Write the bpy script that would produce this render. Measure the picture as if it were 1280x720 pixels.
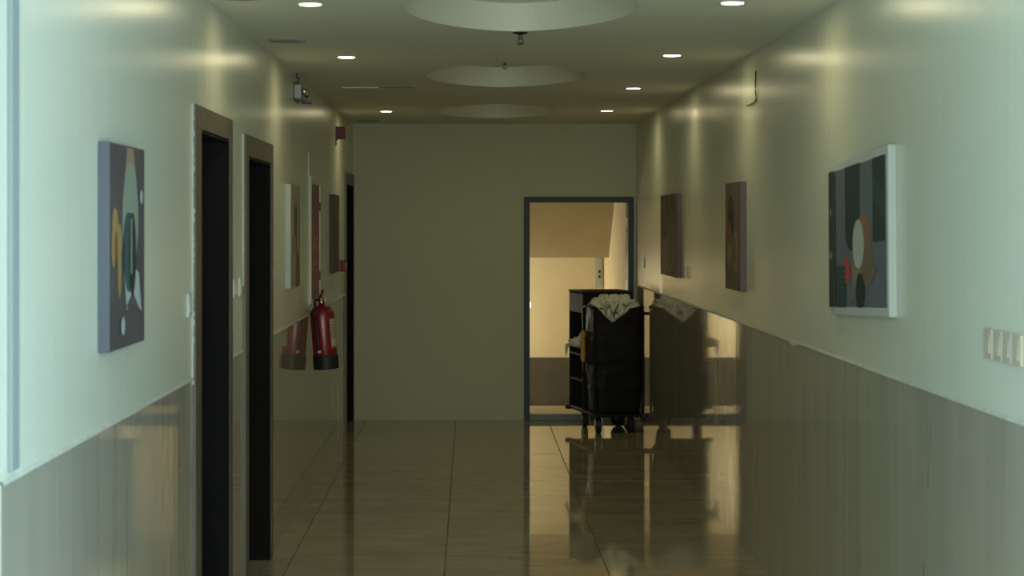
import bpy, bmesh, math, random
from mathutils import Vector, Matrix, noise
PI = math.pi
random.seed(7)
S = bpy.context.scene
for o in list(bpy.data.objects): bpy.data.objects.remove(o)

# ------------------------------------------------------------ camera, world, daylight, exposure
F = 2520.0            # focal length in pixels of the 1280 px wide frame
XL, XR, HC, YE, ZC = -1.05, 1.479, 2.643, 18.0, 1.736
cam = bpy.data.cameras.new('camera'); co = bpy.data.objects.new('camera', cam); S.collection.objects.link(co)
cam.sensor_width = 36; cam.lens = 36 * F / 1280; cam.clip_start = .05; cam.clip_end = 200
co.location = (0, 0, ZC); co.rotation_euler = (PI/2, 0, 0)
cam.shift_x = (640-588)/1280; cam.shift_y = -(360-282)/1280
cam.dof.use_dof = True; cam.dof.focus_distance = 16.9; cam.dof.aperture_fstop = 7.0
S.camera = co
S.view_settings.view_transform = 'Standard'; S.view_settings.look = 'None'
S.view_settings.exposure = 0.0; S.view_settings.gamma = 1.0; S.view_settings.use_curve_mapping = False
w = bpy.data.worlds.new('world'); S.world = w; w.use_nodes = True
w.node_tree.nodes['Background'].inputs[0].default_value = (.62, .9, 1, 1)
w.node_tree.nodes['Background'].inputs[1].default_value = .6

def area(name, loc, rot, sx, sy, power, col, spread=PI, shape='RECTANGLE'):
    l = bpy.data.lights.new(name, 'AREA'); l.shape = shape; l.size = sx
    if shape in ('RECTANGLE', 'ELLIPSE'): l.size_y = sy
    l.energy = power; l.color = col; l.spread = spread
    o = bpy.data.objects.new(name, l); S.collection.objects.link(o); o.location = loc; o.rotation_euler = rot
    return o
DAY = (.45, .70, 1.0)
area('daylight_side', (XR+.12, 1.7, 1.35), (0, PI/2, 0), 2.0, 3.9, 250, DAY)      # through the side window
area('fill_left', (XL-.12, 1.2, 1.35), (0, -PI/2, 0), 2.0, 3.4, 210, DAY)      # added fill through a made-up window opposite, brightens the right wall
area('daylight_rear', (.25, -2.65, 1.3), (PI/2, 0, 0), 1.5, 2.0, 150, (.96, .96, .66))        # through the glazed rear opening
LAMP_P, LAMP_COL = 2.25, (1.0, .88, .51)
STAIR_P, STAIR_COL = 43.0, (1.0, .93, .72)

# ------------------------------------------------------------ helpers
C = S.collection
def tag(o, label=None, cat=None, group=None, kind=None):
    if label: o['label'] = label
    if cat: o['category'] = cat
    if group: o['group'] = group
    if kind: o['kind'] = kind
    return o
def thing(name, label, cat, loc=(0,0,0), rz=0, group=None, kind=None):
    o = bpy.data.objects.new(name, None); C.objects.link(o); o.empty_display_size = .1
    o.location = loc; o.rotation_euler = (0,0,rz)
    return tag(o, label, cat, group, kind)
def obj(name, bm, m, parent=None, smooth=False, bevel=0):
    me = bpy.data.meshes.new(name)
    bmesh.ops.recalc_face_normals(bm, faces=bm.faces)
    for f in bm.faces: f.smooth = smooth
    bm.to_mesh(me); bm.free()
    for x in (m if isinstance(m, (list, tuple)) else [m]): me.materials.append(x)
    o = bpy.data.objects.new(name, me); C.objects.link(o)
    if parent: o.parent = parent
    if bevel:
        b = o.modifiers.new('b', 'BEVEL'); b.width = bevel; b.segments = 2; b.limit_method = 'ANGLE'; b.angle_limit = .6
        for p in me.polygons: p.use_smooth = True
        b.harden_normals = True
    return o
def box(bm, x0, x1, y0, y1, z0, z1, mi=0):
    v = [bm.verts.new((x, y, z)) for x in (x0, x1) for y in (y0, y1) for z in (z0, z1)]
    for q in ((0,1,3,2), (4,6,7,5), (0,4,5,1), (2,3,7,6), (0,2,6,4), (1,5,7,3)):
        f = bm.faces.new([v[i] for i in q]); f.material_index = mi
    return v
def B(*a):
    bm = bmesh.new(); box(bm, *a); return bm
def lathe(bm, prof, n=28, M=None, mi=0, cap=True):
    rings = []
    for r, z in prof:
        ring = []
        for k in range(n):
            a = 2*PI*k/n; p = Vector((r*math.cos(a), r*math.sin(a), z))
            ring.append(bm.verts.new(M @ p if M else p))
        rings.append(ring)
    for a, b in zip(rings, rings[1:]):
        for k in range(n):
            f = bm.faces.new((a[k], a[(k+1)%n], b[(k+1)%n], b[k])); f.material_index = mi
    if cap:
        bm.faces.new(rings[0][::-1]).material_index = mi; bm.faces.new(rings[-1]).material_index = mi
def tube(bm, pts, r, n=8, mi=0):
    pts = [Vector(p) for p in pts]; rings = []
    for i, p in enumerate(pts):
        d = (pts[min(i+1, len(pts)-1)] - pts[max(i-1, 0)]).normalized()
        u = d.cross(Vector((0,0,1))); u = u.normalized() if u.length > .05 else Vector((1,0,0))
        v = d.cross(u).normalized(); rr = r[i] if isinstance(r, (list, tuple)) else r
        rings.append([bm.verts.new(p + rr*(math.cos(2*PI*k/n)*u + math.sin(2*PI*k/n)*v)) for k in range(n)])
    for a, b in zip(rings, rings[1:]):
        for k in range(n): bm.faces.new((a[k], a[(k+1)%n], b[(k+1)%n], b[k])).material_index = mi
    bm.faces.new(rings[0][::-1]); bm.faces.new(rings[-1])
def smooth_pts(pts, n=6):
    out = []; P = [Vector(p) for p in pts]; P = [P[0]] + P + [P[-1]]
    for i in range(1, len(P)-2):
        for k in range(n):
            t = k/n; a, b, c, d = P[i-1:i+3]
            out.append(.5*((2*b) + (c-a)*t + (2*a-5*b+4*c-d)*t*t + (-a+3*b-3*c+d)*t**3))
    out.append(P[-1]); return out

# ------------------------------------------------------------ materials
def mat(name, col, rough=.5, metal=0, spec=.5, coat=0):
    m = bpy.data.materials.new(name); m.use_nodes = True; p = m.node_tree.nodes['Principled BSDF']
    p.inputs['Base Color'].default_value = (*col, 1); p.inputs['Roughness'].default_value = rough
    p.inputs['Metallic'].default_value = metal; p.inputs['Specular IOR Level'].default_value = spec
    p.inputs['Coat Weight'].default_value = coat
    return m
def N(m, t): return m.node_tree.nodes.new(t)
def L(m, a, b): m.node_tree.links.new(a, b)
def P(m): return m.node_tree.nodes['Principled BSDF']
def tex(m, scale, nscale=1, detail=4, src='Object', dist=0, rough=.5):
    tc = N(m, 'ShaderNodeTexCoord'); mp = N(m, 'ShaderNodeMapping'); mp.inputs['Scale'].default_value = scale
    L(m, tc.outputs[src], mp.inputs['Vector'])
    n = N(m, 'ShaderNodeTexNoise'); n.inputs['Scale'].default_value = nscale; n.inputs['Detail'].default_value = detail
    n.inputs['Distortion'].default_value = dist; n.inputs['Roughness'].default_value = rough
    L(m, mp.outputs[0], n.inputs['Vector']); return n
def ramp(m, fac, stops):
    r = N(m, 'ShaderNodeValToRGB'); e = r.color_ramp.elements
    while len(e) < len(stops): e.new(.5)
    for x, (p, c) in zip(e, stops): x.position = p; x.color = (*c, 1)
    L(m, fac, r.inputs[0]); return r
def bump(m, h, s, d=.01, chain=None):
    b = N(m, 'ShaderNodeBump'); b.inputs['Strength'].default_value = s; b.inputs['Distance'].default_value = d
    L(m, h, b.inputs['Height'])
    if chain: L(m, chain.outputs[0], b.inputs['Normal'])
    L(m, b.outputs[0], P(m).inputs['Normal']); return b
def noisy(name, c1, c2, scale, rough=.5, ns=1, bs=0, bd=.005, metal=0, detail=4, spec=.5):
    m = mat(name, c1, rough, metal, spec); n = tex(m, scale, ns, detail)
    r = ramp(m, n.outputs[0], [(.3, c1), (.7, c2)]); L(m, r.outputs[0], P(m).inputs['Base Color'])
    if bs: bump(m, n.outputs[0], bs, bd)
    return m

# satin wall paint: roller/trowel waviness that runs mostly vertically
paint = noisy('satin_cream_paint', (.66,.68,.54), (.71,.725,.585), (.7,.7,.5), .26)
a = tex(paint, (9,16,.9), 1, 3); b1 = bump(paint, a.outputs[0], .38, .004)
a2 = tex(paint, (60,60,30), 1, 2); bump(paint, a2.outputs[0], .25, .0006, b1)
P(paint).inputs['Specular IOR Level'].default_value = .34
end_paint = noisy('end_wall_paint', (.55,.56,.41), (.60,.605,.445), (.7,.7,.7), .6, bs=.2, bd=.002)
ceil_paint = noisy('ceiling_paint', (.80,.79,.67), (.84,.825,.70), (.5,.5,.5), .75)

def marble(name, base, dark, vein, scale, rough, wav, wavscale):
    m = mat(name, base, rough)
    n = tex(m, scale, 1, 5, dist=.6); r = ramp(m, n.outputs[0], [(.32, dark), (.62, base)])
    n2 = tex(m, [s*.6 for s in scale], 1.3, 6, dist=1.6)
    r2 = ramp(m, n2.outputs[0], [(.485, (0,0,0)), (.50, (1,1,1)), (.515, (0,0,0))])
    n3 = tex(m, [s*.35 for s in scale], 1.0, 2); r3 = ramp(m, n3.outputs[0], [(.45, (0,0,0)), (.62, (.85,.85,.85))])
    mu = N(m, 'ShaderNodeMath'); mu.operation = 'MULTIPLY'; L(m, r2.outputs[0], mu.inputs[0]); L(m, r3.outputs[0], mu.inputs[1])
    mx = N(m, 'ShaderNodeMix'); mx.data_type = 'RGBA'; L(m, mu.outputs[0], mx.inputs[0])
    L(m, r.outputs[0], mx.inputs[6]); mx.inputs[7].default_value = (*vein, 1)
    L(m, mx.outputs[2], P(m).inputs['Base Color'])
    w_ = tex(m, wavscale, 1, 2); bump(m, w_.outputs[0], wav, .001)
    return m
wall_tile_m = marble('polished_wall_tile', (.415,.385,.295), (.365,.34,.262), (.25,.13,.05), (4,4,.42), .035, .20, (18,18,.6))
floor_tile_m = marble('polished_floor_tile', (.45,.40,.27), (.345,.31,.215), (.26,.21,.14), (1.6,4.2,1), .045, .10, (1.2,9,1))
grout = mat('grout', (.10,.09,.07), .9)
plaster = noisy('plaster_edge', (.60,.60,.50), (.48,.48,.39), (20,20,20), .8, bs=.5, bd=.004)
bronze = noisy('brown_laminate', (.095,.075,.050), (.14,.112,.076), (6,6,1.2), .42, ns=2)
black_lam = noisy('black_brown_door', (.006,.005,.005), (.009,.008,.007), (6,6,1), .75, ns=2, spec=.15)
steel_frame = noisy('blue_grey_metal_paint', (.026,.048,.066), (.034,.058,.078), (3,3,3), .5)
white_pl = mat('white_plastic', (.60,.61,.53), .45)
ivory_pl = mat('ivory_plastic', (.50,.44,.33), .45)
grey_pl = mat('grey_plastic', (.42,.45,.45), .4)
dark_pl = mat('dark_plastic', (.02,.02,.02), .4)
chrome = mat('chrome', (.6,.6,.58), .25, 1)
red_m = mat('red_enamel', (.23,.007,.014), .33, coat=.15)
maroon = noisy('maroon_paint', (.22,.055,.062), (.26,.068,.072), (3,3,3), .5)
red_dark = mat('dark_red_plastic', (.17,.004,.02), .5)
rubber = mat('black_rubber', (.012,.012,.013), .55)
stair_paint = noisy('stair_plaster', (.66,.58,.40), (.71,.63,.45), (3,3,3), .75, bs=.4, bd=.004)
stair_dado = noisy('stair_dark_dado', (.070,.066,.055), (.088,.082,.066), (4,4,4), .5)
stair_floor = noisy('stair_floor', (.42,.36,.24), (.50,.43,.30), (4,4,4), .3)
def emit(name, col, s):
    m = mat(name, col, .5); P(m).inputs['Emission Color'].default_value = (*col, 1); P(m).inputs['Emission Strength'].default_value = s; return m
led = emit('lamp_diffuser', (1, .97, .84), 9)
stair_led = emit('stair_lamp_glass', (1, .85, .5), 8)

# ------------------------------------------------------------ setting: floor
TH = .3; Y0 = -2.5
fl = tag(obj('floor', B(XL-TH-.6, XR+TH+.5, Y0-.3, YE+.02, -.2, -.008), grout), 'polished beige tiled corridor floor', 'floor', kind='structure')
XJ = [XL-.002, -.93, -.13, .69, XR+.002]
tile_me = {}
y = 13.71 - 20*.8
while y < YE:
    for c in range(4):
        x0, x1 = XJ[c]+.002, XJ[c+1]-.002; ya, yb = max(y, Y0)+.002, min(y+.8, YE)-.002
        if yb - ya < .05: continue
        key = (c, round(yb-ya, 3))
        if key not in tile_me:
            bm = B(-(x1-x0)/2, (x1-x0)/2, -(yb-ya)/2, (yb-ya)/2, -.0085, 0)
            bmesh.ops.bevel(bm, geom=[e for e in bm.edges if e.calc_length() > .05 and min(v.co.z for v in e.verts) > -.001], offset=.0012, segments=1, affect='EDGES')
            t0 = obj('floor_tile', bm, floor_tile_m, fl); tile_me[key] = t0.data
        else:
            t0 = bpy.data.objects.new('floor_tile', tile_me[key]); C.objects.link(t0); t0.parent = fl
        t0.location = ((x0+x1)/2, (ya+yb)/2, random.uniform(-.0003, .0003))
        t0.rotation_euler = (random.gauss(0, .0009), random.gauss(0, .0007), 0)
    y += .8
# texture by position so that neighbouring tiles differ
for m in (floor_tile_m, wall_tile_m):
    nt = m.node_tree
    tcs = [n for n in nt.nodes if n.type == 'TEX_COORD']
    oi = nt.nodes.new('ShaderNodeObjectInfo'); ad = nt.nodes.new('ShaderNodeVectorMath'); ad.operation = 'MULTIPLY_ADD'
    cb = nt.nodes.new('ShaderNodeCombineXYZ')
    for i in range(3): nt.links.new(oi.outputs['Random'], cb.inputs[i])
    ad.inputs[1].default_value = (37, 53, 29)
    nt.links.new(cb.outputs[0], ad.inputs[0]); nt.links.new(tcs[0].outputs['Object'], ad.inputs[2])
    for l in list(nt.links):
        if l.from_node.type == 'TEX_COORD' and l.to_node != ad:
            to = l.to_socket; nt.links.remove(l); nt.links.new(ad.outputs[0], to)

# ------------------------------------------------------------ setting: ceiling with leaf shaped coffers
HW, HL, CX = .485, .98, (XL+XR)/2
coffers = [.85, 4.64, 8.43, 12.22, 16.02]
def coffer_outline(yc, n=56):
    half = []
    for i in range(n+1):
        s = math.sin(-PI/2 + PI*i/n)
        half.append((HW*(1-abs(s)**1.9)**.6, s*HL))
    pts = [(CX+x, yc+y_) for x, y_ in half] + [(CX-x, yc+y_) for x, y_ in half[-2:0:-1]]
    return pts
bm = bmesh.new()
edges = []
def loop(bm, pts, z):
    vs = [bm.verts.new((x, y_, z)) for x, y_ in pts]
    return vs, [bm.edges.new((vs[i], vs[(i+1)%len(vs)])) for i in range(len(vs))]
_, es = loop(bm, [(XL-TH, Y0-.3), (XR+TH, Y0-.3), (XR+TH, YE+.25), (XL-TH, YE+.25)], HC)
edges += es; cl = []
for yc in coffers:
    vs, es = loop(bm, coffer_outline(yc), HC); cl.append(vs); edges += es
bmesh.ops.triangle_fill(bm, edges=edges, use_beauty=True)
for vs in cl:
    up = [bm.verts.new((v.co.x, v.co.y, HC+.13)) for v in vs]; n = len(vs)
    for i in range(n): bm.faces.new((vs[i], vs[(i+1)%n], up[(i+1)%n], up[i]))
    bm.faces.new(up)
# remove fill inside coffers
for f in list(bm.faces):
    if all(abs(v.co.z-HC) < 1e-4 for v in f.verts):
        c = f.calc_center_median()
        for yc in coffers:
            s = abs(c.y-yc)/HL
            if s < 1 and abs(c.x-CX) < HW*(1-s**1.9)**.6 - .002 and all(any(v is q for vs in cl for q in vs) for v in f.verts):
                bm.faces.remove(f); break
ce = tag(obj('ceiling', bm, ceil_paint), 'plaster ceiling with leaf-shaped recessed coffers', 'ceiling', kind='structure')
tag(obj('trim_1', B(XL-TH, XR+TH, Y0-.3, YE+.25, HC+.14, HC+.2), ceil_paint), 'ceiling slab above the coffers', 'ceiling slab', kind='structure')

# ------------------------------------------------------------ setting: left wall, doors
doors = [dict(y0=7.60, y1=8.78, z=2.196, fn=.16, ff=.10, h=.09), dict(y0=9.29, y1=10.58, z=2.160, fn=.13, ff=.11, h=.10), dict(y0=16.80, y1=17.96, z=2.185, fn=.10, ff=.08, h=.10)]
WZ_L, WZ_R = 1.157, 1.205
bm = bmesh.new(); y = 3.0
box(bm, XL-TH, XL, Y0, -.6, -.1, HC); box(bm, XL-TH, XL, -.6, 3.0, -.1, .35); box(bm, XL-TH, XL, -.6, 3.0, 2.35, HC)  # includes the opening for the added left window
for d in doors:
    a0, a1, zt = d['y0']+d['fn'], d['y1']-d['ff'], d['z']-d['h']
    box(bm, XL-TH, XL, y, a0, -.1, HC); box(bm, XL-TH, XL, a0, a1, zt, HC); y = a1
box(bm, XL-TH, XL, y, YE+.2, -.1, HC)
wl = tag(obj('wall_left', bm, paint), 'cream satin wall over polished tile wainscot, left side', 'wall', kind='structure')
# right wall with side window behind the view
bm = bmesh.new()
box(bm, XR, XR+TH, Y0, -.3, -.1, HC); box(bm, XR, XR+TH, 3.7, YE+.2, -.1, HC)
box(bm, XR, XR+TH, -.3, 3.7, -.1, .35); box(bm, XR, XR+TH, -.3, 3.7, 2.35, HC)
wr = tag(obj('wall_right', bm, paint), 'cream satin wall over polished tile wainscot, right side', 'wall', kind='structure')
bm = bmesh.new()
for a, b, c, d in ((-.3,-.25,.35,2.35), (3.65,3.7,.35,2.35), (-.25,3.65,.35,.4), (-.25,3.65,2.3,2.35), (1.68,1.73,.4,2.3)): box(bm, XR+.03, XR+.09, a, b, c, d)
tag(obj('window_1', bm, steel_frame), 'metal window frame of the side window by the near end', 'window', kind='structure')
bm = bmesh.new()  # unseen left window, added so that fill light reaches the right wall
for a, b, c, d in ((-.6,-.55,.35,2.35), (2.95,3.0,.35,2.35), (-.55,2.95,.35,.4), (-.55,2.95,2.3,2.35), (1.18,1.23,.4,2.3)): box(bm, XL-.09, XL-.03, a, b, c, d)
tag(obj('added_window_2', bm, steel_frame), 'metal frame of an added, unseen left side window by the near end', 'window', kind='structure')
# rear wall with glazed opening
bm = bmesh.new()
box(bm, XL-TH, -.5, Y0-.2, Y0, -.1, HC); box(bm, 1.0, XR+TH, Y0-.2, Y0, -.1, HC); box(bm, -.5, 1.0, Y0-.2, Y0, 2.3, HC); box(bm, -.5, 1.0, Y0-.2, Y0, -.1, .3)
tag(obj('wall_rear', bm, paint), 'cream wall at the near end of the corridor', 'wall', kind='structure')

def wall_tiles(wall, X, sgn, segs, zt, tw=.6, wn=''):
    """polished tiles proud of the wall; one object per tile"""
    cache = {}
    for (a, b, z0) in segs:
        y = a
        while y < b-.02:
            y2 = min(y+tw, b)
            if b - y2 < .12: y2 = b
            for (za, zb) in ((z0, zt),):
                ln, hh = y2-y, zb-za; key = (round(ln, 3), round(hh, 3))
                if key not in cache:
                    bm = B(-.003 if sgn > 0 else -.009, .009 if sgn > 0 else .003, -ln/2+.0003, ln/2-.0003, -hh/2, hh/2)
                    t = obj('wall_tile', bm, wall_tile_m, wall); cache[key] = t.data
                else:
                    t = bpy.data.objects.new('wall_tile', cache[key]); C.objects.link(t); t.parent = wall
                t.location = (X, (y+y2)/2, (za+zb)/2); t.rotation_euler = (0, 0, random.gauss(0, .0006))
            y = y2
segsL = [(4.50, doors[0]['y0'], 0), (doors[0]['y1'], doors[1]['y0'], 0), (doors[1]['y1'], doors[2]['y0'], 0)]
wall_tiles(wl, XL, -1, segsL, WZ_L)
wall_tiles(wr, XR, 1, [(3.7, YE, 0)], WZ_R)
# ragged plaster bead along the wainscot top
def bead(name, X, sg, a, b, z, label, lump=None):
    bm = bmesh.new(); n = max(4, int((b-a)/.04)); prev = None
    for i in range(n+1):
        y = a+(b-a)*i/n; k = noise.noise((y*3, X, 0))*.004; h = .006+k
        if lump and abs(y-lump) < .16: h = -.012*(1-abs(y-lump)/.16); 
        w_ = .0075+noise.noise((y*7, 3, X))*.001
        r = [bm.verts.new(p) for p in ((X, y, z+.008+k), (X-sg*w_, y, z+h*.3), (X-sg*w_, y, z-.003 + min(h, 0)*1.4), (X, y, z-.003))]
        if prev:
            for q in range(4): bm.faces.new((prev[q], prev[(q+1)%4], r[(q+1)%4], r[q]))
        prev = r
    return tag(obj(name, bm, plaster), label, 'trim', kind='structure')
for i, (a, b, _) in enumerate(segsL): bead('trim_%d' % (i+2), XL, -1, a, b, WZ_L, 'thin plaster bead on top of the left tile wainscot')
bead('trim_5', XR, 1, 3.7, YE, WZ_R, 'thin plaster bead on top of the right tile wainscot', lump=2520*XR/(993-588))

for i, d in enumerate(doors):
    y0, y1, zt, fn, ff, h = d['y0'], d['y1'], d['z'], d['fn'], d['ff'], d['h']
    D = thing('door_%d' % (i+1), ['dark door recess with brown frame, nearest on the left', 'dark door recess with brown frame, second on the left', 'dark doorway beside the end wall on the left'][i], 'door', (XL, (y0+y1)/2, 0), 0, kind='structure')
    def loc(o): o.location = (-XL, -(y0+y1)/2, 0); return o
    T = .016
    loc(obj('door_frame', B(XL-.002, XL+T, y0, y0+fn, 0, zt-h), bronze, D, bevel=.002))
    loc(obj('door_frame', B(XL-.002, XL+T, y1-ff, y1, 0, zt-h), bronze, D, bevel=.002))
    loc(obj('frame_head', B(XL-.002, XL+T, y0, y1, zt-h, zt), bronze, D, bevel=.002))
    bm = bmesh.new(); a0, a1, z1 = y0+fn, y1-ff, zt-h
    box(bm, XL-.26, XL+T-.004, a0, a0+.012, 0, z1); box(bm, XL-.26, XL+T-.004, a1-.012, a1, 0, z1); box(bm, XL-.26, XL+T-.004, a0+.012, a1-.012, z1-.012, z1)
    loc(obj('jamb', bm, black_lam, D))
    lf = loc(obj('door_leaf', B(XL-.27, XL-.225, a0+.012, a1-.012, .005, z1-.012), black_lam, D))
    bm = bmesh.new(); tube(bm, [(XL-.226, a0+.09, 1.0), (XL-.17, a0+.09, 1.0), (XL-.17, a0+.2, 1.0)], .009); obj('handle', bm, chrome, lf, smooth=True)
    loc(obj('threshold', B(XL-.27, XL-.001, a0+.012, a1-.012, -.007, .001), floor_tile_m, D))
    if i < 2:   # ragged plaster line along near edge of the frame
        bm = bmesh.new(); n = 260; prev = None
        zb = WZ_L-.02 if i == 0 else WZ_L+.3
        for k in range(n+1):
            z = zb + (zt-zb)*k/n; t = .006 + .010*abs(noise.noise((z*31, i, 2)))*(1 if i == 0 else .2); e = .003*noise.noise((z*47, 5, i))
            r = [bm.verts.new(p) for p in ((XL, y0-.006, z), (XL+t, y0-.003+e, z), (XL+t, y0+.003, z), (XL, y0+.003, z))]
            if prev:
                for q in range(4): bm.faces.new((prev[q], prev[(q+1)%4], r[(q+1)%4], r[q]))
            prev = r
        loc(obj('plaster_edge', bm, plaster, D))

# ------------------------------------------------------------ setting: end wall with doorway
DX0, DX1, DZ = .479, 1.457, 1.993
bm = bmesh.new()
box(bm, XL-TH, DX0+.03, YE, YE+.2, -.1, HC+.1); box(bm, DX1-.03, XR+TH, YE, YE+.2, -.1, HC+.1); box(bm, DX0+.03, DX1-.03, YE, YE+.2, DZ-.03, HC+.1)
tag(obj('wall_back', bm, end_paint), 'plain end wall of the corridor', 'wall', kind='structure')
D4 = thing('door_4', 'blue-grey metal door frame around the lit stairwell opening', 'door', (0, YE, 0), kind='structure')
def l4(o): o.location = (0, -YE, 0); return o
FW = .05
l4(obj('door_frame', B(DX0, DX0+FW, YE-.025, YE+.25, 0, DZ), steel_frame, D4, bevel=.003))
l4(obj('door_frame', B(DX1-FW, DX1, YE-.025, YE+.25, 0, DZ), steel_frame, D4, bevel=.003))
l4(obj('frame_head', B(DX0+FW, DX1-FW, YE-.025, YE+.25, DZ-FW, DZ), steel_frame, D4, bevel=.003))
l4(obj('door_sill', B(DX0+FW, DX1-FW, YE-.02, YE+.06, 0, .052), mat('sill_metal', (.22,.26,.27), .5), D4, bevel=.003))
for z, hh in ((1.76, .10), (1.19, .10), (.35, .10)):
    l4(obj('hinge_plate', B(DX1-FW-.003, DX1-FW+.001, YE+.04, YE+.22, z-hh/2, z+hh/2), mat('hinge_metal', (.5,.52,.5), .35), D4))
for z in (1.52, 1.02):
    l4(obj('latch_keep', B(DX1-FW-.003, DX1-FW+.001, YE+.07, YE+.20, z-.05, z+.05), rubber, D4))
l4(obj('latch_keep', B(DX0+FW-.001, DX0+FW+.014, YE+.1, YE+.14, 1.0, 1.05), chrome, D4))

# ------------------------------------------------------------ stairwell beyond the doorway
SX0, SX1, SY0, SY1 = -.60, 1.415, YE+.2, 21.35
tag(obj('wall_stair_back', B(SX0-.1, SX1+.1, SY1, SY1+.1, .34, 3.4), stair_paint), 'warm lit far wall of the stairwell', 'wall', kind='structure')
tag(obj('baseboard_stair_back', B(SX0-.1, SX1+.1, SY1-.012, SY1+.1, -.2, .34), stair_dado), 'dark painted band at the foot of the stairwell wall', 'baseboard', kind='structure')
tag(obj('wall_stair_right', B(SX1, SX1+.1, SY0+.05, SY1+.1, -.2, 3.4), stair_paint), 'right side wall of the stairwell', 'wall', kind='structure')
tag(obj('wall_stair_left', B(SX0-.1, SX0, SY0, SY1+.1, -.2, 3.4), stair_paint), 'left side wall of the stairwell', 'wall', kind='structure')
tag(obj('wall_stair_front', B(SX0-.1, DX0-.01, SY0, SY0+.02, -.2, 3.4), stair_paint), 'stairwell side of the end wall', 'wall', kind='structure')
tag(obj('ceiling_stair', B(SX0-.1, SX1+.1, SY0, SY1+.1, 3.4, 3.5), stair_paint), 'ceiling of the stairwell', 'ceiling', kind='structure')
tag(obj('floor_landing', B(SX0, SX1, YE+.06, 18.86, -.2, .05), stair_floor), 'stair landing floor just inside the doorway', 'floor', kind='structure')
tag(obj('floor_stair_lower', B(SX0, SX1, 18.86, SY1+.1, -.3, -.2), stair_floor), 'lower floor of the stairwell', 'floor', kind='structure')
# underside of the flight going up towards the viewer, with its steps on top
bm = bmesh.new()
pr = [(20.62, 1.41)]
n = 9; ry, rz_ = (20.62-18.45)/n, (2.93-1.41)/n
low = [(20.62, 1.41), (18.45, 2.93)]
top = [(20.62, 1.60)]
for k in range(n):
    top.append((20.62-ry*(k), 1.60+rz_*(k+1))); top.append((20.62-ry*(k+1), 1.60+rz_*(k+1)))
poly = [low[0]] + top + [low[1]]
va = [bm.verts.new((SX0, a, b)) for a, b in poly]; vb = [bm.verts.new((SX1, a, b)) for a, b in poly]
bm.faces.new(va); bm.faces.new(vb[::-1])
for i in range(len(poly)): bm.faces.new((va[i], va[(i+1)%len(poly)], vb[(i+1)%len(poly)], vb[i]))
tag(obj('stair_flight', bm, noisy('shaded_soffit_plaster', (.38,.32,.21), (.42,.36,.24), (3,3,3), .8)), 'sloping plaster underside of the stairs seen through the doorway', 'stairs', kind='structure')  # stair plaster made darker; the dimmer underside is put into the colour
t = thing('wall_lamp', 'warm lamp on the hidden left side wall of the stairwell', 'lamp', (-.60, 20.85, .95), PI/2)
obj('lamp_base', B(-.09, .09, -.03, 0, -.06, .06), white_pl, t, bevel=.006)
bm = bmesh.new(); lathe(bm, [(.05, 0), (.05, .02), (.045, .04), (.03, .055), (.005, .06)], 20, Matrix.Translation((0,-.03,0)) @ Matrix.Rotation(PI/2, 4, 'X'))
obj('lamp_glass', bm, stair_led, t, smooth=True)
l_ = bpy.data.lights.new('stair_lamp_light', 'POINT'); l_.energy = STAIR_P; l_.color = STAIR_COL; l_.shadow_soft_size = .07
o = bpy.data.objects.new('stair_lamp_light', l_); C.objects.link(o); o.location = (0, -.19, 0); o.parent = t
t = thing('electrical_panel', 'narrow pale panel with two dark buttons in the stairwell corner', 'panel', (1.355, SY1, 1.25))
obj('panel_body', B(-.035, .035, -.025, 0, -.17, .16), grey_pl, t, bevel=.004)
for z in (.0, -.055): obj('button', B(-.002, .022, -.031, -.025, z-.016, z+.016), dark_pl, t)
obj('cable_cover', B(-.028, .0, -.02, 0, .16, .9), white_pl, t)

# ------------------------------------------------------------ downlights
first = None
spots = [(1.075, 15.9), (1.075, 13.3), (1.073, 10.73), (1.066, 8.2), (-.667, 15.98), (-.667, 10.84), (-.655, 8.25)]
where = ['right row of ceiling lights, farthest, nearest the end wall', 'right row of ceiling lights, second from the end wall', 'right row of ceiling lights, third from the end wall', 'right row of ceiling lights, near the picture top',
         'left row of ceiling lights, farthest, nearest the end wall', 'left row of ceiling lights, middle one in view', 'left row of ceiling lights, near the picture top']
for (x, y), wh in zip(spots, where):
    lab = 'round recessed downlight, ' + wh if wh != 'out of view' else 'round recessed downlight above the near windows, %s row' % ('right' if x > 0 else 'left')
    r = thing('downlight', lab, 'downlight', (x, y, HC), group=None)
    if first is None:
        bm = bmesh.new(); lathe(bm, [(.045, -.001), (.058, -.004), (.060, -.002), (.060, 0), (.045, .0)], 28, cap=False); ra = obj('trim_ring', bm, white_pl, r, smooth=True)
        bm = bmesh.new(); lathe(bm, [(.0455, -.0035), (.044, -.0045), (.002, -.006)], 24); rb = obj('lamp_glass', bm, led, r, smooth=True)
        first = (ra, rb)
    else:
        for q in first: c = q.copy(); C.objects.link(c); c.parent = r
    a_ = area('downlight_light', (0, 0, -.012), (0, 0, 0), .08, .08, LAMP_P, LAMP_COL, spread=math.radians(179), shape='DISK'); a_.parent = r
# round grilles
g0 = None
for (x, y, lab) in ((-.89, 9.81, 'flat round ceiling disc above the second left doorway'), (-.91, 7.95, 'flat round ceiling disc above the first left doorway, at the picture top'), (-.88, 17.3, 'flat round ceiling disc by the end wall')):
    bm = bmesh.new(); lathe(bm, [(.094, 0), (.094, -.006), (.085, -.012), (.03, -.014), (.002, -.014)], 32)
    o = obj('ceiling_speaker', bm, mat('grille_paint', (.36,.36,.30), .6), None, smooth=False); o.location = (x, y, HC); tag(o, lab, 'ceiling disc', 'round ceiling discs')
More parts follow.
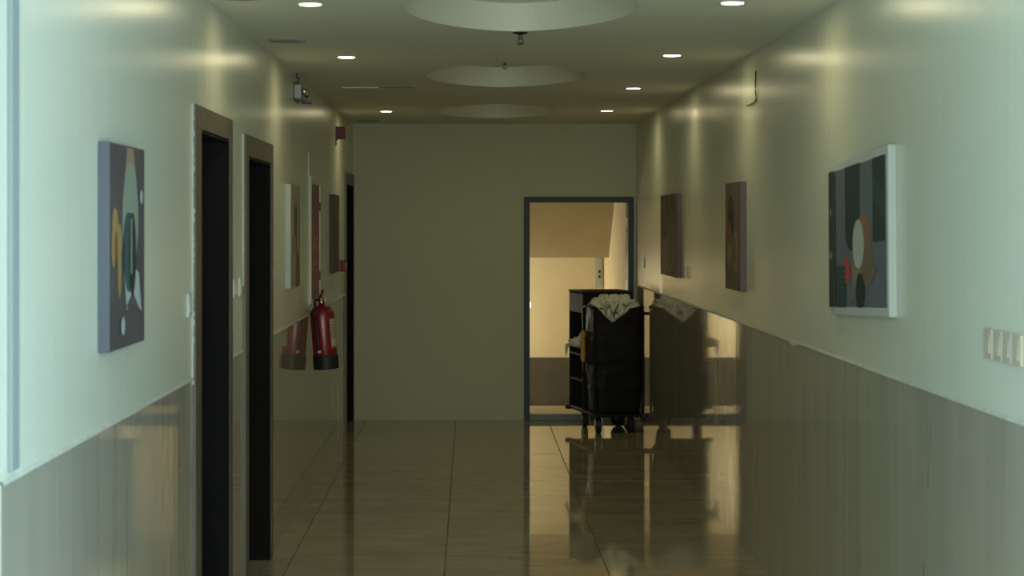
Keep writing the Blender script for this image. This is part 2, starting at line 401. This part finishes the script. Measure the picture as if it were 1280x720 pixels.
# access hatch hanging slightly open
t = thing('access_hatch', 'square ceiling access panel left of the middle coffer, slightly open', 'hatch', (-.60, 13.2, HC))
obj('hatch_frame', B(-.25, .25, -.01, .50, -.002, 0), ceil_paint, t)
o = obj('hatch_panel', B(-.24, .24, 0, .48, -.006, -.002), ceil_paint, t); o.rotation_euler = (-.004, 0, 0)
obj('gap_shade', B(.0, .24, -.0105, -.0095, -.007, -.001), dark_pl, t)  # dark strip stands in for the shade in the open gap
# sprinklers
for (y, z, lab) in ((9.45, HC, 'small sprinkler head at the tip of the nearest ceiling coffer'), (12.6, HC+.13, 'small sprinkler head inside the middle ceiling coffer'), ):
    t = thing('sprinkler', lab, 'sprinkler', (CX+.02 if y < 10 else CX-.0, y, z), group='ceiling sprinkler heads')
    bm = bmesh.new(); lathe(bm, [(.034, 0), (.036, -.006), (.014, -.012), (.012, -.012)], 20); obj('escutcheon', bm, dark_pl, t)
    bm = bmesh.new(); lathe(bm, [(.008, -.01), (.008, -.035)], 10); tube(bm, [(-.008,0,-.03), (-.014,0,-.043), (0,0,-.056)], .0025); tube(bm, [(.008,0,-.03), (.014,0,-.043), (0,0,-.056)], .0025)
    obj('sprinkler_body', bm, mat('tarnished_brass', (.10,.09,.06), .5, .6), t)
    bm = bmesh.new(); lathe(bm, [(.018, -.056), (.018, -.058)], 16); obj('deflector', bm, dark_pl, t)

# ------------------------------------------------------------ canvas prints
def flat(name, col, rough=.6): return mat('print_'+name, col, rough)
def ell(u, v, a, b, rot=0, n=24):
    return [(u+a*math.cos(t)*math.cos(rot)-b*math.sin(t)*math.sin(rot), v+a*math.cos(t)*math.sin(rot)+b*math.sin(t)*math.cos(rot)) for t in (2*PI*k/n for k in range(n))]
def arch(u0, u1, v0, v1, n=12, down=False):
    c, r = (u0+u1)/2, (u1-u0)/2; k = min(r*1.0, abs(v1-v0))
    if down: return [(u0, v1), (u1, v1)] + [(c+r*math.cos(PI*i/n), v0+k-k*math.sin(PI*i/n)) for i in range(n+1)]
    return [(u0, v0), (u1, v0)] + [(c+r*math.cos(PI*i/n), v1-k+k*math.sin(PI*i/n)) for i in range(n+1)]
def rect(u0, u1, v0, v1): return [(u0, v0), (u1, v0), (u1, v1), (u0, v1)]
def canvas(label, side, ynear, W, H, zc, edge, bg, shapes, T=.034, border=0, rot=0, group=None):
    """u: 0 at the edge nearest the camera, 1 at the far edge; v: 0 bottom, 1 top (of the printed face)"""
    X = XL if side == 'L' else XR; s = 1 if side == 'L' else -1
    t = thing('canvas_print', label, 'picture', (X, ynear+W/2, zc), group=group)
    t.rotation_euler = (rot, 0, 0)
    obj('stretched_canvas', B(min(0, s*T), max(0, s*T), -W/2, W/2, -H/2, H/2), edge, t, bevel=.003)
    bm = bmesh.new(); mats = []
    def poly(pts, m, k):
        if m not in mats: mats.append(m)
        a, b = border/W, border/H
        vs = [bm.verts.new((s*(T+.0006+k*.00025), (a+u*(1-2*a)-.5)*W, (b+v*(1-2*b)-.5)*H)) for u, v in ((min(1, max(0, p[0])), min(1, max(0, p[1]))) for p in pts)]
        try: bm.faces.new(vs).material_index = mats.index(m)
        except ValueError: pass
    poly(rect(.003, .997, .003, .997), bg, 0)
    for k, (pts, m) in enumerate(shapes): poly(pts, m, k+1)
    me = bpy.data.meshes.new('artwork'); bm.to_mesh(me); bm.free()
    for m in mats: me.materials.append(m)
    o = bpy.data.objects.new('artwork', me); C.objects.link(o); o.parent = t
    return t
sage, peach, yel = flat('sage', (.27,.31,.235)), flat('peach', (.32,.22,.14)), flat('ochre', (.36,.235,.085))
teal, dteal, pale = flat('teal', (.035,.085,.09)), flat('dark_teal', (.010,.022,.022)), flat('pale', (.42,.46,.42))
plum = noisy('print_plum', (.072,.060,.066), (.105,.088,.090), (2,2,3), .55)
slate = noisy('print_slate_edge', (.085,.095,.115), (.10,.11,.132), (2,2,3), .6)
zc1 = ZC-.061
tri = lambda *p: list(p)
terra0 = flat('rust', (.20,.09,.04))
canvas('square canvas of a teal leaf and yellow twig, nearest on the left wall', 'L', 5.68, .60, .595, zc1, slate, plum, [
    (tri((.34,.72), (.80,.72), (.66,.99), (.48,.99)), peach), (ell(.57, .64, .235, .27), sage), (ell(.57, .80, .18, .12), sage),
    (ell(.13, .60, .08, .09), yel), (ell(.08, .50, .05, .10), yel), (ell(.24, .53, .07, .08), yel), (ell(.24, .40, .05, .15, .05), yel), (ell(.15, .50, .04, .07), terra0),
    (tri((.36,.38), (.44,.18), (.62,.27), (.56,.34)), pale), (tri((.56,.30), (.62,.24), (.88,.16), (.80,.36), (.72,.38)), pale),
    (tri((.42,.20), (.62,.27), (.88,.14), (.62,.20)), plum),
    (ell(.50, .47, .15, .20), teal), (ell(.60, .46, .11, .21), dteal), (tri((.50,.34), (.68,.34), (.58,.24)), dteal), (rect(.545, .585, .36, .64), sage),
    (ell(.32, .11, .055, .045), pale), (ell(.86, .75, .05, .035), pale)])
cream_f = noisy('print_cream', (.33,.30,.20), (.38,.345,.235), (2,2,2), .6)
canvas_w = mat('white_canvas_edge', (.50,.52,.48), .7)
olive, brownp = flat('olive', (.10,.085,.04)), flat('brown', (.16,.115,.07))
canvas('cream square canvas with slim dark leaf and white edge, left wall', 'L', 2520*1.05/232, .60, .593, zc1, canvas_w, cream_f, [
    (ell(.52, .68, .16, .20), olive), (ell(.52, .83, .08, .05), yel), (arch(.5, .98, 0, .36), brownp), (rect(.93, .97, .35, .92), brownp), (ell(.30, .42, .05, .10), olive), (ell(.55,.45,.04,.25,.2), brownp)])
umber = noisy('print_umber', (.06,.042,.027), (.085,.06,.04), (2,2,2), .6)
umber_e = noisy('print_umber_edge', (.085,.068,.052), (.105,.085,.065), (2,2,2), .6)
tan = flat('tan', (.26,.19,.11))
canvas('dark brown square canvas on the left wall by the far doorway', 'L', 2520*1.05/176, .60, .59, zc1, umber_e, umber, [
    (ell(.62, .5, .22, .34), tan), (ell(.55, .55, .16, .28), umber), (rect(.86, .92, .1, .9), tan)])
greyb = noisy('print_blue_grey', (.105,.125,.145), (.125,.145,.165), (2,2,2), .55)
dgreen, terra, white_e, red_p = flat('deep_green', (.012,.035,.032)), flat('terracotta', (.24,.115,.07)), flat('white_oval', (.42,.43,.38)), flat('coral', (.55,.05,.035))
stripes = [(rect(.70, .86, .30-.019*k-.008, .30-.019*k), dgreen if k % 2 else flat('stripe', (.05,.10,.085))) for k in range(16)]
art5 = [(rect(.02, .22, .44, 1), dgreen), (tri((.02,.55), (.22,.75), (.22,.9), (.02,.72)), flat('green_band', (.022,.062,.055))),  # slanted band of lighter green print on the dark green block
    (arch(.43, .70, .40, 1, down=True), dgreen), (ell(.38, .40, .14, .25, .0), terra), (ell(.30, .28, .10, .14), brownp), (ell(.50, .25, .07, .13), tan),
    (ell(.46, .44, .10, .17), white_e), (ell(.43, .11, .08, .13), dteal), (ell(.67, .26, .055, .095), red_p)]
art5 += [(rect(.69, .87, 0, .30), teal)] + stripes + [(rect(.90, .995, 0, 1), dgreen), (rect(.885, .895, 0, 1), tan), (ell(.95, .38, .03, .03), tan), (ell(.95, .70, .02, .03), tan), (ell(.17,.25,.018,.018), tan), (ell(.58,.04,.015,.012), tan)]
canvas('wide crooked canvas of green arches and terracotta ovals, right wall', 'R', 2520*1.479/533, 1.16, .60, ZC-.038, canvas_w, greyb, art5, border=.03, T=.029, rot=math.radians(-2.0))
mauve = noisy('print_mauve', (.13,.09,.07), (.155,.108,.083), (2,2,2), .6); mauve_e = noisy('print_mauve_edge', (.135,.095,.105), (.16,.11,.12), (2,2,2), .6)
rose, darkleaf = flat('rose', (.19,.07,.05)), flat('dark_leaf', (.022,.028,.022))
canvas('square mauve canvas of a dark arch over rose ovals, second on the right wall', 'R', 2520*1.479/345, .62, .593, ZC-.058, mauve_e, mauve, [
    (arch(.42, .80, .52, .88), darkleaf), (ell(.55, .77, .04, .06), rose), (ell(.72, .50, .22, .13), rose), (ell(.30, .36, .20, .20), tan), (ell(.68, .32, .20, .17), brownp), (ell(.68, .32, .12, .10), tan), (ell(.34, .36, .13, .13), brownp)])
wood_p = noisy('print_walnut', (.13,.085,.05), (.16,.11,.065), (3,1,3), .6)
canvas('wide brown canvas of a dark arch and wooden oval, farthest on the right wall', 'R', 2520*1.479/264, 1.2, .593, ZC-.07, mauve_e, wood_p, [
    (rect(0, .12, 0, 1), brownp), (arch(.14, .34, .45, 1, down=True), umber), (ell(.42, .45, .30, .40), tan), (ell(.42, .45, .26, .36), wood_p), (arch(.50, .95, .45, 1, down=True), darkleaf), (ell(.66, .75, .20, .24), umber), (ell(.40, .75, .05, .2), rose)])

# ------------------------------------------------------------ switches
def plate(side, y, z, label, group=None, dark=False, size=.086, m=None):
    X = XL if side == 'L' else XR; s = 1 if side == 'L' else -1
    t = thing('light_switch', label, 'switch', (X, y, z), group=group); m = m or ivory_pl
    obj('face_plate', B(min(0, s*.009), max(0, s*.009), -size/2, size/2, -size/2, size/2), m, t, bevel=.002)
    bm = bmesh.new(); a = size*.3
    v = [bm.verts.new(p) for p in ((s*.009, -a, -a), (s*.009, a, -a), (s*.009, a, a), (s*.009, -a, a), (s*.0125, -a, -a), (s*.0125, a, -a), (s*.010, a, a), (s*.010, -a, a))]
    for q in ((0,1,2,3), (4,5,6,7), (0,1,5,4), (2,3,7,6), (1,2,6,5), (0,3,7,4)): bm.faces.new([v[i] for i in q])
    obj('rocker', bm, m, t)
    return t
for k, px in enumerate((1238, 1250, 1262, 1274)):
    plate('R', 2520*1.479/(px-588), 1.40, 'ivory switch plate in the row on the right wall, ' + ['first, nearest the crooked canvas', 'second from the crooked canvas', 'third from the crooked canvas', 'last, at the picture edge'][k], 'row of ivory switch plates')
plate('R', 2520*1.479/(861-588), 1.418, 'small ivory switch between the two canvases on the right wall', 'small wall switches', m=white_pl)
plate('R', 17.1, 1.42, 'small ivory switch beside the doorway on the right wall', 'small wall switches')
plate('L', 7.5, 1.44, 'pale switch at the near side of the first left doorway', 'small wall switches', m=white_pl)
plate('L', 8.93, 1.457, 'pale switch between the left doorways, the nearer one', 'small wall switches', m=white_pl)
plate('L', 9.16, 1.457, 'pale switch between the left doorways, the farther one', 'small wall switches', m=white_pl)
plate('L', 10.68, 1.48, 'pale switch just past the second left doorway', 'small wall switches', m=white_pl)

# vertical cable cover at the left picture edge
o = obj('cable_cover', B(XL, XL+.012, 4.57, 4.645, WZ_L+.02, HC), mat('cover_paint', (.25,.285,.265), .85), None, bevel=.003)
tag(o, 'tall narrow grey-blue cable cover at the far left edge of the wall', 'cable cover')
# thin wire on right wall
bm = bmesh.new(); tube(bm, smooth_pts([(XR-.004, 10.42, ZC+.80), (XR-.006, 10.42, ZC+.7), (XR-.005, 10.42, ZC+.645), (XR-.012, 10.7, ZC+.635)]), .0035)
tag(obj('loose_wire', bm, rubber), 'thin dark wire hanging high on the right wall', 'wire')

# ------------------------------------------------------------ emergency lamp (left, high)
t = thing('emergency_light', 'small grey twin-lamp emergency light high on the left wall', 'emergency light', (XL, 12.05, ZC+.80))
obj('housing', B(0, .045, -.08, .22, -.045, .040), grey_pl, t, bevel=.005)
obj('back_plate', B(0, .006, -.095, .235, -.055, .05), dark_pl, t)
for yy in (-.02, .14):
    bm = bmesh.new(); lathe(bm, [(.024, 0), (.026, .02), (.02, .028), (.004, .03)], 16, Matrix.Translation((.045, yy, .0)) @ Matrix.Rotation(PI/2, 4, 'Y')); obj('lamp_head', bm, chrome, t, smooth=True)
bm = bmesh.new(); box(bm, .03, .085, .1, .2, -.062, -.050); obj('lower_flap', bm, dark_pl, t)
bm = bmesh.new(); tube(bm, smooth_pts([(.02, -.05, .04), (.026, -.05, .07), (.014, -.05, .09), (.02, -.05, .108)]), .004); obj('cable', bm, dark_pl, t)
# red sounder
t = thing('alarm_sounder', 'dark red square fire alarm sounder high on the left wall', 'alarm', (XL, 15.75, ZC+.72))
obj('sounder_body', B(.0, .078, -.045, .045, -.045, .05), red_dark, t, bevel=.008)
obj('back_box', B(-.001, .012, -.052, .052, -.052, .055), dark_pl, t, bevel=.002)
bm = bmesh.new(); tube(bm, [(.004, -.04, -.05), (.004, -.04, -.095)], .003); obj('cable', bm, dark_pl, t)
# red call point
t = thing('call_point', 'small red fire alarm call point beside the brown canvas', 'call point', (XL, 16.28, ZC-.325))
obj('call_body', B(0, .045, -.045, .045, -.045, .045), red_dark, t, bevel=.004)
obj('press_plate', B(.045, .048, -.025, .025, -.025, .025), white_pl, t)

# ------------------------------------------------------------ maroon wall cabinet
cy0, cy1, cz0, cz1 = 2520*1.05/202, 2520*1.05/191, 1.25, 2.01
t = thing('fire_cabinet', 'maroon metal cabinet door with white frame above the extinguisher', 'cabinet', (XL, (cy0+cy1)/2, (cz0+cz1)/2))
hy, hz = (cy1-cy0)/2, (cz1-cz0)/2
bm = bmesh.new()
for a, b, c, d in ((-hy-.05, -hy, -hz-.02, hz+.05), (hy, hy+.05, -hz-.02, hz+.05), (-hy, hy, hz, hz+.05)): box(bm, 0, .02, a, b, c, d)
obj('cabinet_frame', bm, paint, t, bevel=.003)
dr = obj('cabinet_door', B(0, .012, -hy, hy, -hz, hz), maroon, t, bevel=.002)
for z in (-hz*.62, hz*.62): obj('hinge', B(.0, .022, hy-.05, hy+.02, z-.03, z+.03), dark_pl, t)
obj('door_lip', B(.012, .016, -hy+.04, hy-.06, hz-.05, hz-.042), dark_pl, dr)
obj('door_lip', B(.012, .016, -hy+.04, hy-.06, -hz+.042, -hz+.05), dark_pl, dr)
for z, zz in ((-.03, .02), (.03, .016), (-.13, .022)): obj('sticker', B(.012, .0135, -.12, .1, z-zz, z+zz), mat('sticker_red', (.36,.15,.14), .5), dr)
obj('conduit', B(0, .010, -hy-.075, -hy-.055, -hz-.03, hz+.20), white_pl, t, bevel=.003)

# ------------------------------------------------------------ fire extinguisher
t = thing('fire_extinguisher', 'red fire extinguisher with black base hung on the left wall', 'fire extinguisher', (-.937, 13.12, .803))
t.rotation_euler = (0, math.radians(-4.3), 0)
bm = bmesh.new(); lathe(bm, [(.074, .03), (.0785, .04), (.0785, .35), (.075, .375), (.062, .397), (.040, .41), (.022, .415), (.020, .43)], 40)
body = obj('cylinder', bm, red_m, t, smooth=True)
bm = bmesh.new(); lathe(bm, [(.076, 0), (.083, .004), (.084, .088), (.080, .092), (.078, .092)], 40); obj('base_boot', bm, rubber, t, smooth=False)
bm = bmesh.new(); lathe(bm, [(.019, .425), (.019, .445), (.024, .447), (.024, .462), (.014, .464), (.012, .475)], 20); vv = obj('valve', bm, mat('brass', (.35,.27,.12), .35, 1), t, smooth=False)
bm = bmesh.new(); lathe(bm, [(.016, 0), (.017, .012), (.013, .014)], 18, Matrix.Translation((.02, -.01, .448)) @ Matrix.Rotation(PI/2, 4, 'Y')); obj('pressure_gauge', bm, white_pl, vv)
bm = bmesh.new()
for pts in ([(-.012,-.01,.47), (.0,-.03,.475), (.02,-.055,.515)], [(-.012,-.01,.455), (.0,-.04,.452), (.005,-.075,.455)]):
    tube(bm, pts, [.008, .009, .008], 6)
obj('carry_handle', bm, red_m, t)
bm = bmesh.new(); tube(bm, smooth_pts([(-.015, -.01, .45), (-.035, -.05, .452), (-.037, -.082, .40), (-.036, -.090, .30), (-.032, -.091, .15), (-.028, -.093, .09)]), .0085, 10)
hs = obj('hose', bm, rubber, t, smooth=True)
bm = bmesh.new(); lathe(bm, [(.011, 0), (.011, .016)], 14, Matrix.Translation((-.031, -.091, .112))); obj('nozzle_clip', bm, white_pl, hs)
# label wrapped on the +X side
def wrap(name, a0, a1, z0, z1, r, m, par, n=10):
    bm = bmesh.new(); p = None
    for i in range(n+1):
        a = a0+(a1-a0)*i/n; q = [bm.verts.new((r*math.cos(a), r*math.sin(a), z)) for z in (z0, z1)]
        if p: bm.faces.new((p[0], q[0], q[1], p[1]))
        p = q
    return obj(name, bm, m, par, smooth=True)
lb = wrap('label_sticker', math.radians(-52), math.radians(5), .145, .325, .0792, mat('label_cream', (.50,.47,.34), .5), t)
wrap('label_band', math.radians(-52), math.radians(5), .13, .147, .0793, mat('label_red', (.30,.07,.05), .5), lb)
wrap('label_band', math.radians(-50), math.radians(3), .20, .245, .0794, mat('label_grey', (.33,.35,.31), .5), lb)
# rows of red print on the sticker
bm = bmesh.new()
for r_, z in enumerate((.305, .287, .269, .254)):
    a = -48
    while a < -2:
        wdt = random.choice((3, 5, 7)); aa, ab = math.radians(a), math.radians(min(a+wdt, 0)); rr = .0795
        bm.faces.new([bm.verts.new((rr*math.cos(q), rr*math.sin(q), zz)) for q, zz in ((aa, z-.004), (ab, z-.004), (ab, z+.004), (aa, z+.004))]); a += wdt+2.5
obj('label_print', bm, mat('print_red', (.35,.06,.04), .5), lb)
bm = bmesh.new(); box(bm, -.11, -.075, -.02, .02, .36, .40); obj('wall_bracket', bm, dark_pl, t)

# ------------------------------------------------------------ housekeeping cart
CW, CL = .43, .95; TH_ = math.radians(10)
cart = thing('housekeeping_cart', 'black wheeled housekeeping cart standing by the lit doorway', 'cart', (1.03, 16.76, 0), TH_)
cart_m = noisy('cart_black_plastic', (.008,.007,.007), (.012,.011,.010), (5,5,5), .7, spec=.2)
cart_br = noisy('cart_brown_panel', (.045,.035,.028), (.055,.043,.034), (5,5,5), .75, spec=.25)
bm = B(-.0, CW, 0, CL, .137, .167); obj('base_platform', bm, cart_m, cart, bevel=.01)
for x, y in ((0, 0), (CW, 0), (0, CL), (CW, CL)):
    bm = bmesh.new(); lathe(bm, [(.028, .130), (.034, .136), (.034, .162), (.028, .168)], 16); o = obj('corner_bumper', bm, rubber, cart); o.location = (x, y, 0)
fork_m = mat('fork_grey_metal', (.30,.30,.28), .4, .6)
def caster(wx, wy, ang, r=.072):
    p = Matrix.Rotation(-TH_, 3, 'Z') @ Vector((wx-1.03, wy-16.76, 0))
    bm = bmesh.new()
    box(bm, -.030, -.026, -.014, .014, r-.008, .130); box(bm, .026, .030, -.014, .014, r-.008, .130); box(bm, -.030, .030, -.022, .022, .128, .137)
    t = obj('caster', bm, fork_m, cart); t.location = (p.x, p.y, 0); t.rotation_euler = (0, 0, ang)
    bm = bmesh.new(); lathe(bm, [(r*.5, -.016), (r*.55, -.023), (r*.92, -.023), (r, -.013), (r, .013), (r*.92, .023), (r*.55, .023), (r*.5, .016)], 28, Matrix.Translation((0, 0, r)) @ Matrix.Rotation(PI/2, 4, 'Y'))
    obj('wheel', bm, rubber, t)
caster(1.07, 16.86, -.15); caster(1.335, 16.93, .12); caster(.985, 17.38, -.1); caster(1.28, 17.45, .65)
# shelf body on the rear part
b0, b1, ht = .42, CL-.01, 1.165
obj('end_panel', B(.0, CW, b0, b0+.018, .165, ht), cart_m, cart)
obj('end_panel', B(.0, CW, b1-.018, b1, .165, ht), cart_m, cart)
obj('side_panel', B(CW-.018, CW, b0+.018, b1-.018, .165, ht), cart_m, cart)
obj('drawer_front', B(.0, .018, b0+.018, b1-.018, 1.0, ht-.012), cart_br, cart, bevel=.003)
for z in (.40, .62, .99): obj('shelf', B(.004, CW-.018, b0+.018, b1-.018, z, z+.015), cart_br if z == .40 else cart_m, cart)
obj('top_tray', B(-.008, CW+.008, b0-.008, b1+.008, ht, ht+.012), cart_br, cart, bevel=.005)
for x in (.0, CW-.015): obj('upright_post', B(x, x+.02, .02, .04, .165, 1.03), cart_m, cart)
bm = bmesh.new(); tube(bm, smooth_pts([(.01, b0, 1.05), (.005, .2, 1.06), (.01, .03, 1.045), (CW/2, .015, 1.04), (CW-.01, .03, 1.045), (CW+.0, .2, 1.06), (CW-.01, b0, 1.05)], 8), .010, 8); obj('bag_hoop', bm, cart_m, cart, smooth=True)
bm = bmesh.new(); tube(bm, [(CW-.01, .06, 1.0), (CW+.022, .02, 1.0)], .014, 10); obj('handle_stub', bm, rubber, cart)
# bag
bag_m = noisy('black_nylon', (.006,.005,.005), (.010,.008,.007), (8,8,8), .6, spec=.25)
bm = bmesh.new(); nu, nv = 96, 60; rows = []
cx, cy = CW/2+.005, .205
for j in range(nv+1):
    f = j/nv; z = .172+f*.875; row = []
    hw = .203+.008*math.sin(f*PI) - .01*(1-f)**8; hd = .185+.015*math.sin(f*PI)
    for i in range(nu):
        a = 2*PI*i/nu; c, s = math.cos(a), math.sin(a); e = .27
        x = math.copysign(abs(c)**e, c)*hw; y = math.copysign(abs(s)**e, s)*hd
        q = Vector((x*5, y*5, z*3.2)); k = 0
        for oc, am in ((1, .014), (2.3, .008), (5, .004)): 
            nn = noise.noise(Vector((q.x*oc+q.z*oc*.9, q.y*oc, q.z*oc-q.x*oc*.5))); k += am*(1-2*abs(nn))
        d = Vector((x, y, 0)).normalized(); k *= (.35+.65*math.sin(min(1, f*1.3)*PI/2+.3))
        row.append(bm.verts.new((cx+x+d.x*(k-.010), cy+y+d.y*(k-.010), z)))
    rows.append(row)
for a, b in zip(rows, rows[1:]):
    for i in range(nu): bm.faces.new((a[i], a[(i+1)%nu], b[(i+1)%nu], b[i]))
bm.faces.new(rows[0][::-1]); obj('waste_bag', bm, bag_m, cart, smooth=True)
Mc = Matrix.Translation((1.03, 16.76, 0)) @ Matrix.Rotation(TH_, 4, 'Z')
linen_m = noisy('white_linen', (.74,.74,.64), (.82,.81,.70), (12,12,12), .85, bs=.3, bd=.003)
# crumpled linen heap: closed sheet with folds and a tongue hanging over the front
def heap(name, loc, rad, seed, label, cat, tongue=None, n=72, fold=.036, group=None):
    bm = bmesh.new(); bmesh.ops.create_icosphere(bm, subdivisions=6, radius=1)
    for v in bm.verts:
        d = v.co.normalized(); p = d*1.3+Vector((seed, seed*.7, 0))
        wv = Vector((noise.noise(p*1.9), noise.noise(p*1.9+Vector((7,3,1))), noise.noise(p*1.9+Vector((2,9,5)))))*.5
        k = noise.noise(p*1.5)*1.3
        for fr, am in ((2.0, .75), (4.1, .45), (8.3, .2), (16, .08)): k += am*(.45-2.2*abs(noise.noise((p+wv)*fr)))
        q = Vector((d.x*rad[0], d.y*rad[1], d.z*(rad[2] if d.z > 0 else rad[2]*.5))) + Vector((d.x, d.y, max(d.z, 0)*1.2+.15))*k*fold
        if tongue:
            tx, tw, tl = tongue
            g = max(0, 1-abs(q.x-tx)/tw)
            if d.y < -.35 and q.z < .03: q.z -= tl*g**.8*min(1, (-d.y-.35)/.35)*min(1, (.03-q.z)/.03); q.y = min(q.y, -.19*min(1, (-d.y)/.6))
        v.co = q
    o = obj(name, bm, linen_m, None, smooth=True); o.location = loc; o.rotation_euler = (0, 0, TH_)
    return tag(o, label, cat, group)
hl = Mc @ Vector((CW/2-.0, .19, 1.068))
heap('linen_pile', hl, (.200, .175, .060), 3.1, 'crumpled white bed linen heaped on top of the black cart bag', 'linen', tongue=(-.06, .15, .12))
cl_ = Mc @ Vector((.0, b0+.07, .72))
o = heap('white_cloth', cl_, (.075, .09, .06), 8.4, 'small white rag spilling out of the cart side shelf', 'cloth', fold=.035)
bm = bmesh.new()
for k in range(4): tube(bm, smooth_pts([(-.05-.01*k, .10+.01*k, .0), (-.078-.006*k, .13+.01*k, -.02), (-.085-.004*k, .15, -.06-.012*k)]), .006, 6)
fr = obj('frayed_end', bm, linen_m, o, smooth=True)
# hanging duster with wire loop
t = thing('hanging_brush', 'brush with amber plastic grip hanging by a white wire on the cart', 'brush', Mc @ Vector((-.014, b0-.07, 0)), TH_)
bm = bmesh.new(); tube(bm, smooth_pts([(.03, -.02, 1.045), (-.005, -.01, 1.04), (-.008, 0, .98), (-.002, 0, .86)]), .004, 6); obj('wire_hook', bm, white_pl, t, smooth=True)
bm = bmesh.new(); lathe(bm, [(.010, .85), (.017, .842), (.018, .79), (.014, .765), (.020, .755), (.022, .60), (.018, .585), (.008, .58)], 14); obj('grip', bm, mat('amber_plastic', (.55,.32,.08), .5), t, smooth=False)
bm = bmesh.new(); lathe(bm, [(.008, .585), (.007, .54), (.003, .505)], 10); obj('metal_tip', bm, chrome, t)
